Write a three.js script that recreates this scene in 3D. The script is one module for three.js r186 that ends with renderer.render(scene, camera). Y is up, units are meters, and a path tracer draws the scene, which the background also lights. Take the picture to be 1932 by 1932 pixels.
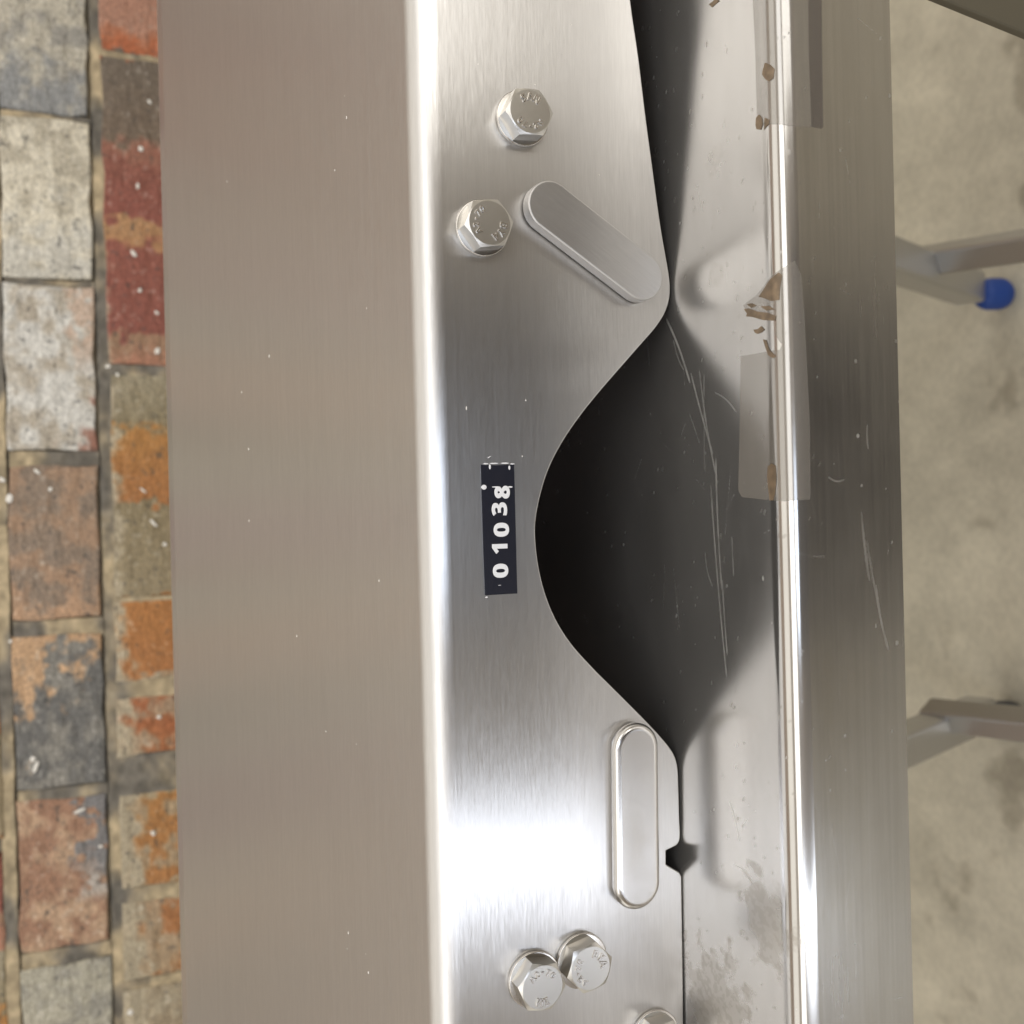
import * as THREE from 'three';
import { mergeGeometries } from 'three/addons/utils/BufferGeometryUtils.js';
import { RectAreaLightUniformsLib } from 'three/addons/lights/RectAreaLightUniformsLib.js';
import { FontLoader } from 'three/addons/loaders/FontLoader.js';
import { TextGeometry } from 'three/addons/geometries/TextGeometry.js';
import { RoundedBoxGeometry } from 'three/addons/geometries/RoundedBoxGeometry.js';

// ------------------------------------------------------------ camera
// Machine upright: +x to the right, +y up, +z towards the viewer. The phone was held on its side, so the
// picture's "up" is the machine's right.
const H = 0.62, ZC = 0.276, PITCH = 22.6 * Math.PI / 180, ROLL = 1.45 * Math.PI / 180, FPX = 1980;
const S = Math.sin(PITCH), C = Math.cos(PITCH);
const FWD = new THREE.Vector3(0, -S, -C), XA = new THREE.Vector3(1, 0, 0), DN0 = new THREE.Vector3(0, -C, S);
const RIGHT = DN0.clone().multiplyScalar(Math.cos(ROLL)).addScaledVector(XA, -Math.sin(ROLL));
const UPV = XA.clone().multiplyScalar(Math.cos(ROLL)).addScaledVector(DN0, Math.sin(ROLL));
const EYE = new THREE.Vector3(0, H, ZC);
const scene = new THREE.Scene();
const camera = new THREE.PerspectiveCamera(2 * Math.atan(966 / FPX) * 180 / Math.PI, 1, 0.01, 60);
camera.position.copy(EYE);
camera.up.copy(UPV);
camera.lookAt(EYE.clone().add(FWD));
camera.focus = 0.3;
camera.userData.fStop = 15;
scene.add(camera);

const renderer = new THREE.WebGLRenderer({ antialias: true });
renderer.setSize(1024, 1024);
renderer.shadowMap.enabled = true;
renderer.toneMapping = THREE.LinearToneMapping;
renderer.toneMappingExposure = 1.5;
scene.background = new THREE.Color().setRGB(0.95, 0.905, 0.82);

// ------------------------------------------------------------ unseen openings behind the camera, placed to light the steel
RectAreaLightUniformsLib.init();
const REAR = 0.68;            // z of the unseen rear wall
// name, x0, x1, y0, y1, light, rgb
const OPENINGS = [
  ['unseen_glass_door', -0.405, -0.312, 0.004, 0.91, 4.6, [0.90, 0.97, 1.10], 'narrow glazed door out of view behind the camera, placed for the hot spot on the front plate', 'stand_in_panel'],
  ['window', -0.10, 0.085, 0.52, 0.86, 3.0, [0.84, 0.96, 1.16], 'window out of view behind the camera, placed to light the bend and the middle of the front plate', 'window'],
  ['window', 0.37, 0.70, 0.28, 0.86, 2.5, [1.03, 1.0, 0.94], 'tall window out of view behind the camera, placed to light the right end of the front plate', 'window'],
  ['window', -0.95, 0.95, 0.93, 1.62, 2.1, [1.0, 0.985, 0.955], 'long band of high windows out of view behind the camera, placed to light the tray and the bends', 'window'],
];

// ------------------------------------------------------------ helpers
let seed = 7;
const rnd = () => { seed = (seed * 1664525 + 1013904223) >>> 0; return seed / 4294967296; };
const hash = (x, y) => { let h = (x * 374761393 + y * 668265263) | 0; h = Math.imul(h ^ (h >>> 13), 1274126177); return ((h ^ (h >>> 16)) >>> 0) / 4294967296; };
const sm = (t) => t * t * (3 - 2 * t);
function vn(x, y) { const i = Math.floor(x), j = Math.floor(y), f = sm(x - i), g = sm(y - j); const a = hash(i, j), b = hash(i + 1, j), c = hash(i, j + 1), d = hash(i + 1, j + 1); return a + (b - a) * f + (c - a) * g + (a - b - c + d) * f * g; }
function fbm(x, y, n = 4) { let s = 0, a = 0.5, t = 0; for (let k = 0; k < n; k++) { s += a * vn(x, y); t += a; x = x * 2.03 + 17.1; y = y * 2.03 + 9.7; a *= 0.5; } return s / t; }
const lerp = (a, b, t) => a + (b - a) * t, clamp = (x, a = 0, b = 1) => Math.min(b, Math.max(a, x));
const step = (a, b, x) => sm(clamp((x - a) / (b - a)));
const used = new Map();
function numbered(n) { const k = used.get(n) ?? 0; used.set(n, k + 1); return k ? n + '_' + String(k).padStart(3, '0') : n; }
function tag(o, label, category, group) { o.userData.label = label; o.userData.category = category; if (group) o.userData.group = group; return o; }
function thing(name, label, category, pos = [0, 0, 0], group) { const o = new THREE.Group(); o.name = numbered(name); o.position.set(...pos); scene.add(o); return tag(o, label, category, group); }
function part(name, geo, mat, parent, kind) { const m = new THREE.Mesh(geo, mat); m.name = name; m.castShadow = m.receiveShadow = true; if (kind) m.userData.kind = kind; parent.add(m); return m; }
const ray = (px, py) => FWD.clone().addScaledVector(RIGHT, (px - 966) / FPX).addScaledVector(UPV, -(py - 966) / FPX);
const onZ = (px, py, z) => { const d = ray(px, py); return EYE.clone().addScaledVector(d, (z - EYE.z) / d.z); };
const onY = (px, py, y) => { const d = ray(px, py); return EYE.clone().addScaledVector(d, (y - EYE.y) / d.y); };
function dataTex(w, h, fn, srgb, rx = 1, ry = 1) {
  const a = new Uint8Array(w * h * 4);
  for (let j = 0; j < h; j++) for (let i = 0; i < w; i++) { const c = fn(i, j), k = (j * w + i) * 4; for (let q = 0; q < 3; q++) a[k + q] = clamp(c[q]) * 255; a[k + 3] = c.length > 3 ? clamp(c[3]) * 255 : 255; }
  const t = new THREE.DataTexture(a, w, h, THREE.RGBAFormat);
  t.wrapS = t.wrapT = THREE.RepeatWrapping; t.magFilter = t.minFilter = THREE.LinearFilter; t.repeat.set(rx, ry);
  if (srgb) t.colorSpace = THREE.SRGBColorSpace;
  t.needsUpdate = true; return t;
}
const rgb = (r, g, b) => new THREE.Color().setRGB(r, g, b);
function geom(pos, nor, uv, idx) {
  for (let k = 0; k < idx.length; k += 3) {                          // wind every triangle to its normals
    const [a, b, c] = [idx[k] * 3, idx[k + 1] * 3, idx[k + 2] * 3], u = [0, 1, 2].map((q) => pos[b + q] - pos[a + q]), v = [0, 1, 2].map((q) => pos[c + q] - pos[a + q]);
    const d = (u[1] * v[2] - u[2] * v[1]) * (nor[a] + nor[b] + nor[c]) + (u[2] * v[0] - u[0] * v[2]) * (nor[a + 1] + nor[b + 1] + nor[c + 1]) + (u[0] * v[1] - u[1] * v[0]) * (nor[a + 2] + nor[b + 2] + nor[c + 2]);
    if (d < 0) { const t = idx[k + 1]; idx[k + 1] = idx[k + 2]; idx[k + 2] = t; }
  }
  return geom0(pos, nor, uv, idx);
}
function geom0(pos, nor, uv, idx) { const g = new THREE.BufferGeometry(); g.setAttribute('position', new THREE.Float32BufferAttribute(pos, 3)); g.setAttribute('normal', new THREE.Float32BufferAttribute(nor, 3)); g.setAttribute('uv', new THREE.Float32BufferAttribute(uv, 2)); g.setIndex(idx); return g; }
// a sheet swept along x: profile points {y, z, ny, nz, s}
function sweep(prof, x0, x1, lift = 0, flip = false) {
  const pos = [], nor = [], uv = [], idx = [], n = prof.length;
  for (const x of [x0, x1]) for (const p of prof) { pos.push(x, p.y + p.ny * lift, p.z + p.nz * lift); nor.push(0, flip ? -p.ny : p.ny, flip ? -p.nz : p.nz); uv.push(x, p.s); }
  for (let i = 0; i < n - 1; i++) { const a = i, b = i + 1, c = n + i, d = n + i + 1; if (flip) idx.push(a, b, c, c, b, d); else idx.push(a, c, b, b, c, d); }
  return geom(pos, nor, uv, idx);
}
const S1 = (v) => { const c = v / 255; return c <= 0.04045 ? c / 12.92 : ((c + 0.055) / 1.055) ** 2.4; };

// ------------------------------------------------------------ materials
// brushed steel: streaks along u (metres), 0.3 m x 0.15 m per tile
function brushed(w, h, corrPx, amount, fineSeed) {
  const rows = [];
  for (let j = 0; j < h; j++) {
    const r = new Float32Array(w), base = hash(j, fineSeed) - 0.5, off = hash(j, fineSeed + 5) * 999;
    for (let i = 0; i < w; i++) {
      const n = Math.round(w / corrPx), t = (i / corrPx + off), k = Math.floor(t), f = sm(t - k);
      const a = hash(((k % n) + n) % n, j * 7 + fineSeed), b = hash((((k + 1) % n) + n) % n, j * 7 + fineSeed);
      r[i] = base * 0.5 + (a + (b - a) * f - 0.5);
    }
    rows.push(r);
  }
  return (i, j) => clamp(0.5 + amount * (rows[j][i] * 0.7 + rows[(j + 1) % h][i] * 0.3));
}
const brushFn = brushed(1024, 1024, 14, 0.8, 11);
const wide = (i, j) => { const a = vn(i / 64, j / 5.5 + 900), b = vn(i / 64 - 16, j / 5.5 + 900); return lerp(a, b, step(0.8, 1, i / 1024)) * 0.6 + 0.4 * vn(i / 128 + 50, j / 16); };   // wider, longer polishing streaks
const brushA = dataTex(1024, 1024, (i, j) => { const v = brushFn(i, j), k = 0.87 + 0.085 * v + 0.05 * wide(i, j); return [k, k, k]; }, false, 1 / 0.24, 1 / 0.11);
const brushR = dataTex(1024, 1024, (i, j) => { const v = brushFn(i, j); const k = 0.86 + 0.14 * (1 - v); return [k, k, k]; }, false, 1 / 0.24, 1 / 0.11);
const brushN = dataTex(1024, 1024, (i, j) => { const v = brushFn(i, j) - 0.5, w = brushFn((i + 417) % 1024, (j + 411) % 1024) - 0.5; return [0.5 + 0.011 * v, 0.5 + 0.03 * w, 1]; }, false, 1 / 0.24, 1 / 0.11);
const M = {};
const steel = (o) => new THREE.MeshPhysicalMaterial({ metalness: 1, roughness: 0.3, color: rgb(0.60, 0.585, 0.57), ...o });
M.cover = steel({ roughness: 0.33, anisotropy: 0.77, anisotropyRotation: Math.PI / 2, map: brushA, roughnessMap: brushR, normalMap: brushN });
M.edge = steel({ roughness: 0.38 });
M.bolt = steel({ roughness: 0.24, color: rgb(0.60, 0.575, 0.54) });
M.boltHead = steel({ roughness: 0.30, color: rgb(0.56, 0.54, 0.505) });
M.latch = steel({ roughness: 0.42, anisotropy: 0.6, anisotropyRotation: Math.PI / 2, map: brushA, roughnessMap: brushR, normalMap: brushN });
M.latchSide = steel({ roughness: 0.55 });
M.latchEdge = steel({ roughness: 0.22 });
M.tube = steel({ roughness: 0.42, color: rgb(0.58, 0.58, 0.58) });
M.plate = new THREE.MeshStandardMaterial({ metalness: 0.6, roughness: 0.5, color: rgb(0.17, 0.155, 0.12) });
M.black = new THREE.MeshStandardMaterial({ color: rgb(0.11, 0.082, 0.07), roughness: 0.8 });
M.tapeBlack = new THREE.MeshPhysicalMaterial({ color: rgb(0.012, 0.013, 0.022), roughness: 0.32, clearcoat: 0.3, clearcoatRoughness: 0.2 });
M.digit = new THREE.MeshPhysicalMaterial({ color: rgb(0.78, 0.78, 0.8), roughness: 0.35 });
M.blue = new THREE.MeshStandardMaterial({ color: rgb(0.010, 0.055, 0.29), roughness: 0.5 });
M.darkblue = new THREE.MeshStandardMaterial({ color: rgb(0.045, 0.047, 0.055), roughness: 0.5 });

// ------------------------------------------------------------ floor
const floorTex = dataTex(1024, 1024, (i, j) => {
  const x = i / 1024 * 8, y = j / 1024 * 8;
  const big = fbm(x * 1.3 + 3, y * 1.3, 4), mid = fbm(x * 7, y * 5 + 40, 4), fine = fbm(x * 40, y * 40, 3);
  let k = 0.92 + 0.17 * (big - 0.5) + 0.13 * (mid - 0.5) + 0.10 * (fine - 0.5);
  const st = step(0.60, 0.76, fbm(x * 3.1 + 60, y * 3.1 + 11, 4)) * 0.16;
  k *= 1 - st;
  return [k * 0.86, k * (0.837 - st * 0.06), k * (0.765 - st * 0.12)];
}, true, 1 / 1.1, 1 / 1.1);
floorTex.wrapS = floorTex.wrapT = THREE.MirroredRepeatWrapping;
{
  const g = new THREE.PlaneGeometry(6, 5, 1, 1); g.rotateX(-Math.PI / 2);
  const u = g.attributes.uv; for (let i = 0; i < u.count; i++) u.setXY(i, g.attributes.position.getX(i) + 0.6, g.attributes.position.getZ(i) + 1.9);
  const f = new THREE.Mesh(g, new THREE.MeshStandardMaterial({ map: floorTex, roughness: 0.75, bumpMap: floorTex, bumpScale: 0.0008 }));
  f.name = 'floor'; f.position.set(0, 0, 1.2); f.receiveShadow = true;
  f.userData = { kind: 'structure', label: 'pale khaki concrete floor below the machine' };
  scene.add(f);
}

// ------------------------------------------------------------ brick wall behind the machine
const ZW = -0.45;
const wallX = (py) => onZ(110, py, ZW).x, wallY = (px) => onZ(px, 966, ZW).y;
const jointY = [wallY(194), wallY(6)];                       // below and above the header course in view
const HEAD = [[-120, 214], [226, 526], [538, 850], [878, 1168], [1198, 1486], [1506, 1792], [1822, 2130]];   // picture rows
const STRE = [[-420, 84], [93, 686], [700, 1136], [1142, 1296], [1330, 1442], [1512, 1700], [1722, 1880], [1896, 2300]];
const stops = [[-500, 150, 92, 70], [30, 178, 120, 95], [60, 192, 96, 52], [84, 186, 90, 50], [94, 112, 98, 84], [245, 118, 98, 80], [268, 160, 98, 76], [300, 150, 80, 64], [396, 152, 76, 62], [408, 185, 132, 82], [446, 182, 124, 76], [462, 156, 80, 64], [628, 150, 76, 62], [640, 160, 120, 88], [684, 178, 112, 84], [690, 158, 146, 118], [800, 142, 126, 92], [814, 188, 122, 52], [944, 180, 108, 50], [954, 142, 124, 88], [1130, 150, 132, 98], [1142, 190, 116, 50], [1290, 184, 110, 52], [1300, 176, 160, 130], [1340, 182, 92, 46], [1432, 178, 100, 52], [1446, 150, 136, 112], [1512, 168, 142, 98], [1524, 184, 118, 52], [1690, 180, 112, 52], [1704, 176, 158, 124], [1724, 180, 108, 54], [1868, 176, 108, 52], [1884, 160, 142, 112], [2400, 150, 120, 90]];
function ramp(y) { let k = 0; while (k < stops.length - 2 && stops[k + 1][0] < y) k++; const a = stops[k], b = stops[k + 1], t = clamp((y - a[0]) / (b[0] - a[0])); return [lerp(a[1], b[1], t), lerp(a[2], b[2], t), lerp(a[3], b[3], t)]; }
const headPal = [[[176, 168, 150], [142, 138, 130]], [[205, 196, 174], [176, 166, 144]], [[198, 196, 190], [172, 160, 142]], [[140, 118, 99], [166, 128, 98]], [[104, 103, 101], [132, 128, 120]], [[160, 112, 84], [186, 146, 112]], [[168, 162, 142], [146, 142, 130]]];
const mixc = (a, b, t) => [lerp(a[0], b[0], t), lerp(a[1], b[1], t), lerp(a[2], b[2], t)];
const WT = { x0: wallX(2200), x1: wallX(-300), y0: wallY(420), y1: wallY(-40), w: 1024, h: 384 };
const pxOfX = (x) => 966 + (wallX(966) - x) / (wallX(966) - wallX(967));
const pxOfY = (y) => { const a = wallY(0), b = wallY(200); return (y - a) / (b - a) * 200; };
function brickColor(x, y) {
  const n1 = fbm(x * 90 + 5, y * 90, 4), n2 = fbm(x * 320, y * 320 + 9, 4), n3 = fbm(x * 1100 + 3, y * 1100, 3), warp = (fbm(x * 140 + 50, y * 140, 3) - 0.5);
  const py = pxOfX(x), px = pxOfY(y);
  let c;
  if (y > jointY[0]) {
    let k = 0; while (k < HEAD.length - 1 && py > (HEAD[k][1] + HEAD[k + 1][0]) / 2) k++;
    const [a, b] = headPal[k], v = clamp((py - HEAD[k][0]) / (HEAD[k][1] - HEAD[k][0])), u = px / 190;
    c = mixc(a, b, step(0.38, 0.68, n1));
    if (k === 0) c = mixc(c, [132, 134, 136], step(0.6, 0.95, v + warp * 0.6));
    if (k === 1) c = mixc(c, [188, 186, 178], step(0.5, 1.0, v + warp) * 0.7);
    if (k === 2) { c = mixc(c, [164, 106, 86], step(0.98, 1.16, u * 0.62 + v * 0.55 + warp * 0.5)); c = mixc(c, [190, 150, 122], step(0.7, 0.9, u + warp * 0.7) * (1 - step(0.3, 0.6, v)) * 0.7); }
    if (k === 3) c = mixc(c, [196, 146, 106], step(0.80, 0.95, v + warp * 0.4) * 0.7);
    if (k === 4) c = mixc(c, [196, 150, 106], step(0.28, 0.58, 1 - u * 0.62 - v * 0.9 + warp * 1.0 - 0.06));
    if (k === 5) { c = mixc(c, [122, 120, 122], step(0.70, 0.8, u + warp * 0.9) * (1 - step(0.42, 0.6, v + warp * 0.4))); c = mixc(c, [168, 164, 160], step(0.76, 0.9, u + warp) * step(0.4, 0.55, v) * (1 - step(0.62, 0.74, v)) * 0.8); }
  } else {
    c = ramp(py + warp * 60);
    const edge = px + warp * 70, lim = 212 + (py - 700) / 1200 * 46;          // mortar smeared over the brick ends
    c = mixc(c, [178, 162, 132], (1 - step(lim - 16, lim + 16, edge)) * step(380, 640, py) * 0.95);
    if (py > 1280) c = mixc(c, [168, 154, 126], step(0.44, 0.68, n1 + 0.06) * 0.7);
  }
  c = mixc(c, [72, 70, 70], step(0.70, 0.80, n2) * 0.55);
  c = mixc(c, [226, 222, 212], step(0.66, 0.80, 1 - n2 * 1.02) * 0.28);
  const k = 0.78 + 0.50 * n3, g = (c[0] + c[1] + c[2]) / 3; c = mixc(c, [g * 1.02, g, g * 0.97], 0.32);
  return [c[0] * k / 255, c[1] * k / 255, c[2] * k / 255];
}
const brickTex = dataTex(WT.w, WT.h, (i, j) => brickColor(lerp(WT.x0, WT.x1, i / WT.w), lerp(WT.y0, WT.y1, j / WT.h)), true);
const brickBump = dataTex(512, 256, (i, j) => { const k = fbm(i / 9, j / 9, 4); return [k, k, k]; }, false);
const mortarTex = dataTex(512, 256, (i, j) => { const x = i / 512, y = j / 256, a = fbm(x * 14, y * 10, 4), b = fbm(x * 90, y * 60, 3); const c = mixc([112, 107, 99], [174, 158, 130], step(0.34, 0.64, a + 0.06)), k = 0.74 + 0.52 * b; return [c[0] * k / 255, c[1] * k / 255, c[2] * k / 255]; }, true, 1 / 0.5, 1 / 0.25);
M.brick = new THREE.MeshStandardMaterial({ map: brickTex, roughness: 0.9, bumpMap: brickBump, bumpScale: 0.0022 });
M.mortar = new THREE.MeshStandardMaterial({ map: mortarTex, roughness: 0.95, bumpMap: brickBump, bumpScale: 0.001 });
M.fleck = new THREE.MeshStandardMaterial({ color: rgb(0.78, 0.75, 0.70), roughness: 0.6 });
function brickGeo(x0, x1, y0, y1, depth, ux = 0, uy = 0) {           // worn edges: the outline wanders, the arris is rounded
  const nx = Math.max(4, Math.round((x1 - x0) / 0.016)), ny = 4, pos = [], nor = [], uv = [], idx = [], w = x1 - x0, h = y1 - y0;
  const rim = [];
  for (let i = 0; i < nx; i++) rim.push([i / nx, 0]); for (let j = 0; j < ny; j++) rim.push([1, j / ny]);
  for (let i = nx; i > 0; i--) rim.push([i / nx, 1]); for (let j = ny; j > 0; j--) rim.push([0, j / ny]);
  const R = rim.length, cx = (x0 + x1) / 2, cy = (y0 + y1) / 2, zf = ZW + depth;
  const put = (x, y, z, a, b, c) => { pos.push(x, y, z); nor.push(a, b, c); uv.push((x + ux - WT.x0) / (WT.x1 - WT.x0), (y + uy - WT.y0) / (WT.y1 - WT.y0)); };
  const rings = [[0.0014, 0, 0, 1], [0.0004, -0.0006, 0.7, 0.7], [0, -0.002, 1, 0.1], [0, -0.013, 1, 0]];
  const wob = rim.map(() => (rnd() - 0.5) * 0.0022);
  for (const [inset, dz, out, fz] of rings) rim.forEach(([u, v], k) => {
    const dx = u === 0 ? 1 : u === 1 ? -1 : 0, dy = v === 0 ? 1 : v === 1 ? -1 : 0;
    const q = inset + wob[k] + 0.0002;
    put(x0 + u * w + dx * q, y0 + v * h + dy * q, zf + dz, -dx * out, -dy * out, fz);
  });
  const c0 = pos.length / 3; put(cx, cy, zf, 0, 0, 1);
  for (let k = 0; k < R; k++) { const l = (k + 1) % R; idx.push(c0, k, l); for (let q = 0; q < 3; q++) { const a = q * R + k, b = q * R + l, c = a + R, d = b + R; idx.push(a, c, b, b, c, d); } }
  return geom(pos, nor, uv, idx);
}
{
  const wall = thing('brick_wall', 'old brick wall of mixed cream, red and orange bricks behind the steel machine', 'brick wall');
  const g = new THREE.BoxGeometry(3.6, 2.6, 0.08); const p = g.attributes.position, u = g.attributes.uv;
  for (let i = 0; i < p.count; i++) u.setXY(i, p.getX(i), p.getY(i));
  g.translate(0, 1.3, ZW - 0.0105 - 0.04); part('mortar', g, M.mortar, wall);
  const hy = [jointY[0] + 0.0022, jointY[1] - 0.003], sy = [jointY[0] - 0.066, jointY[0] - 0.0052];
  for (const [a, b] of HEAD) part('brick', brickGeo(wallX(b), wallX(a), hy[0], hy[1], (rnd() - 0.5) * 0.002), M.brick, wall);
  for (const [a, b] of STRE) part('brick', brickGeo(wallX(b), wallX(a), sy[0], sy[1], (rnd() - 0.5) * 0.002), M.brick, wall);
  // pointing: flush mortar strips, drawn back from one side of each joint
  const strip = (x0, x1, y0, y1, z) => {
    const n = Math.max(2, Math.round(Math.max(x1 - x0, y1 - y0) / 0.006)), wide = x1 - x0 > y1 - y0, pos = [], nor = [], uv = [], idx = [], prs = [[0, -0.009], [0.0006, 0], [0.5, 0.0004], [-0.0006, 0], [-0.0001, -0.009]];
    for (let i = 0; i <= n; i++) prs.forEach(([q, dz], k) => { const w = wide ? y1 - y0 : x1 - x0, e = k === 2 ? w / 2 : q < 0 || k === 4 ? w + q : q, wob = (fbm(i * 0.7 + x0 * 90, k * 3.1 + y0 * 70, 2) - 0.5) * 0.0016; const x = wide ? lerp(x0, x1, i / n) : x0 + e + wob, y = wide ? y0 + e + wob : lerp(y0, y1, i / n); pos.push(x, y, z + dz + wob * 0.5); const t = k === 0 ? -1 : k === 4 ? 1 : 0; nor.push(wide ? 0 : t, wide ? t : 0, t ? 0.15 : 1); uv.push(x, y); });
    for (let i = 0; i < n; i++) for (let k = 0; k < 4; k++) { const a = i * 5 + k; idx.push(a, a + 1, a + 5, a + 1, a + 6, a + 5); }
    return geom(pos, nor, uv, idx);
  };
  const zj = ZW - 0.0014;
  part('mortar_joint', strip(wallX(2200), wallX(-500), sy[1] - 0.0024, hy[0] - 0.0010, zj), M.mortar, wall);
  part('mortar_joint', strip(wallX(2200), wallX(-500), hy[1] + 0.0002, hy[1] + 0.0090, zj), M.mortar, wall);
  for (let k = 0; k < HEAD.length - 1; k++) part('mortar_joint', strip(wallX(HEAD[k + 1][0]) - 0.0022, wallX(HEAD[k][1]) + 0.0001, hy[0] - 0.0008, hy[1] - 0.001, zj - 0.0006), M.mortar, wall);
  for (let k = 0; k < STRE.length - 1; k++) part('mortar_joint', strip(wallX(STRE[k + 1][0]) - 0.0022, wallX(STRE[k][1]) + 0.0012, sy[0], sy[1] - 0.001, zj + 0.0006), M.mortar, wall);
  // the courses the picture does not show: one joined piece
  const more = [], pitch = hy[1] - sy[1] + 0.0003, xa = wallX(HEAD[6][1]), xb = wallX(HEAD[0][0]);
  for (let n = -8; n < 28; n++) {
    const head = ((n % 2) + 2) % 2 === 0, y0 = hy[0] + n * pitch, y1 = y0 + pitch - 0.008;
    if (y1 < 0.02) continue;
    const L = head ? 0.098 : 0.206, st = L + 0.009;
    for (let x = -1.75 + (head ? 0 : 0.05); x < 1.7; x += st) {
      const a = x + (rnd() - 0.5) * 0.003, b = a + L;
      if (n === 0 && b > xa - 0.003 && a < xb + 0.003) continue;
      if (n === -1 && b > wallX(2300) - 0.003 && a < wallX(-420) + 0.003) continue;
      if (y0 < 0.002) continue;
      const zone = fbm((a + 3) * 4.2, y0 * 1.1 + 7, 2), k = zone > 0.53 ? [1, 2, 0, 2, 6, 1, 0][Math.floor(rnd() * 7)] : [3, 5, 4, 5, 3, 6, 1][Math.floor(rnd() * 7)], src = head ? [wallX(HEAD[k][1]), hy[0]] : [wallX([1136, 1136, 1136, 686, 1700, 686, 1136][k]), sy[0] + 0.004];
      more.push(brickGeo(a, b, y0, y1, (rnd() - 0.5) * 0.002, src[0] - a, src[1] - y0));
    }
  }
  part('brick_courses', mergeGeometries(more), M.brick, wall, 'stuff');
  const flecks = [[252, 478, 8, 4, 50], [266, 281, 5, 5, 70], [282, 192, 5, 3, 50], [264, 548, 4, 4, 0], [296, 590, 5, 3, 40], [260, 351, 3, 6, 0], [297, 662, 5, 7, 20], [204, 691, 5, 4, 0], [222, 707, 4, 3, 40], [70, 890, 7, 3, 45], [95, 923, 4, 4, 0], [18, 940, 6, 9, 10], [4, 905, 6, 4, 30], [290, 987, 10, 3, 50], [311, 1027, 4, 4, 0], [68, 1447, 3.5, 12, 20], [62, 1432, 5, 5, 0], [289, 1572, 5, 4, 60], [300, 1353, 4, 4, 0], [190, 1597, 4, 3, 0], [246, 1910, 5, 6, 0], [150, 1530, 12, 3, -20], [20, 1210, 3, 3, 0], [270, 925, 7, 2, 40]];
  for (const [x, y, a, b, d] of flecks) {
    const p0 = onZ(x, y, ZW + 0.0012), s = new THREE.IcosahedronGeometry(1, 2), k = 0.665 / FPX, q = s.attributes.position;
    for (let i = 0; i < q.count; i++) { const e = 1 + 0.35 * (fbm(q.getX(i) * 1.7 + x, q.getY(i) * 1.7 + y, 2) - 0.5); q.setXY(i, q.getX(i) * e, q.getY(i) * e); }
    s.scale(b * k, a * k, 0.0007); s.computeVertexNormals();
    const m = part('paint_fleck', s, M.fleck, wall); m.position.copy(p0); m.rotation.z = -d * Math.PI / 180;
  }
}

// ------------------------------------------------------------ steel cover: sloping top, bend, front plate with cut-out
const YB = onZ(850, 966, 0).y, RB = 0.0088, SLOPE = 20 * Math.PI / 180, PHI = Math.PI / 2 - SLOPE, XL = -0.46, XR = 0.46, TH = 0.002;
const YD = onZ(1275.5, 1000, 0).y - 0.0003;         // tray surface
const cover = thing('steel_cover', 'brushed stainless steel cover with bolts and a curved cut-out, standing on the shiny tray', 'machine cover');
const prof = [];
{
  for (let k = 0; k <= 20; k++) { const f = PHI * k / 20; prof.push({ y: YB + RB * Math.sin(f), z: -RB + RB * Math.cos(f), ny: Math.sin(f), nz: Math.cos(f), s: RB * f }); }
  const e = prof[20]; let L = 0.1;
  const el = Math.tan(PITCH + Math.atan((330 - 966) / FPX));
  L = ((H - e.y) - el * (ZC - e.z)) / (Math.sin(SLOPE) + el * Math.cos(SLOPE));
  prof.push({ ...e, y: e.y + L * Math.sin(SLOPE), z: e.z - L * Math.cos(SLOPE), s: e.s + L });
  // hem: bends down a little, then turns over
  let p = prof[prof.length - 1], ang = SLOPE;
  const bend = (to, R, n) => { const a0 = ang; for (let k = 1; k <= n; k++) { const a = a0 + (to - a0) * k / n, am = a0 + (to - a0) * (k - 0.5) / n, d = R * Math.abs(to - a0) / n; p = { y: p.y + Math.sin(am) * d, z: p.z - Math.cos(am) * d, ny: Math.cos(a), nz: Math.sin(a), s: p.s + d }; prof.push(p); } ang = to; };
  const run = (d) => { p = { ...p, y: p.y + Math.sin(ang) * d, z: p.z - Math.cos(ang) * d, s: p.s + d }; prof.push(p); };
  bend(SLOPE - 0.18, 0.006, 4); run(0.006); bend(-Math.PI / 2, 0.0022, 8); run(0.02);
}
const OUT = [[1060, -1700], [1110, -900], [1160, -300], [1190, 0], [1205, 105], [1218, 212], [1231, 310], [1242, 392], [1250, 445], [1258, 490], [1263, 520], [1265, 545], [1262.5, 568], [1254, 592], [1238, 617], [1206, 654], [1170, 695], [1131, 740], [1095, 785], [1063, 832], [1037, 882], [1020, 935], [1011, 985], [1011, 1020], [1017, 1070], [1030, 1122], [1050, 1170], [1078, 1214], [1119, 1260], [1160, 1301], [1202, 1343], [1239.5, 1382], [1264, 1411], [1274, 1428], [1279, 1448], [1281, 1488], [1282.5, 1540], [1283.5, 1582], [1281, 1590], [1276, 1596], [1257, 1605], [1257, 1631], [1282, 1646], [1286.5, 1654], [1288, 1760], [1290, 1932], [1293, 2300], [1304, 3600]];
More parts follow.
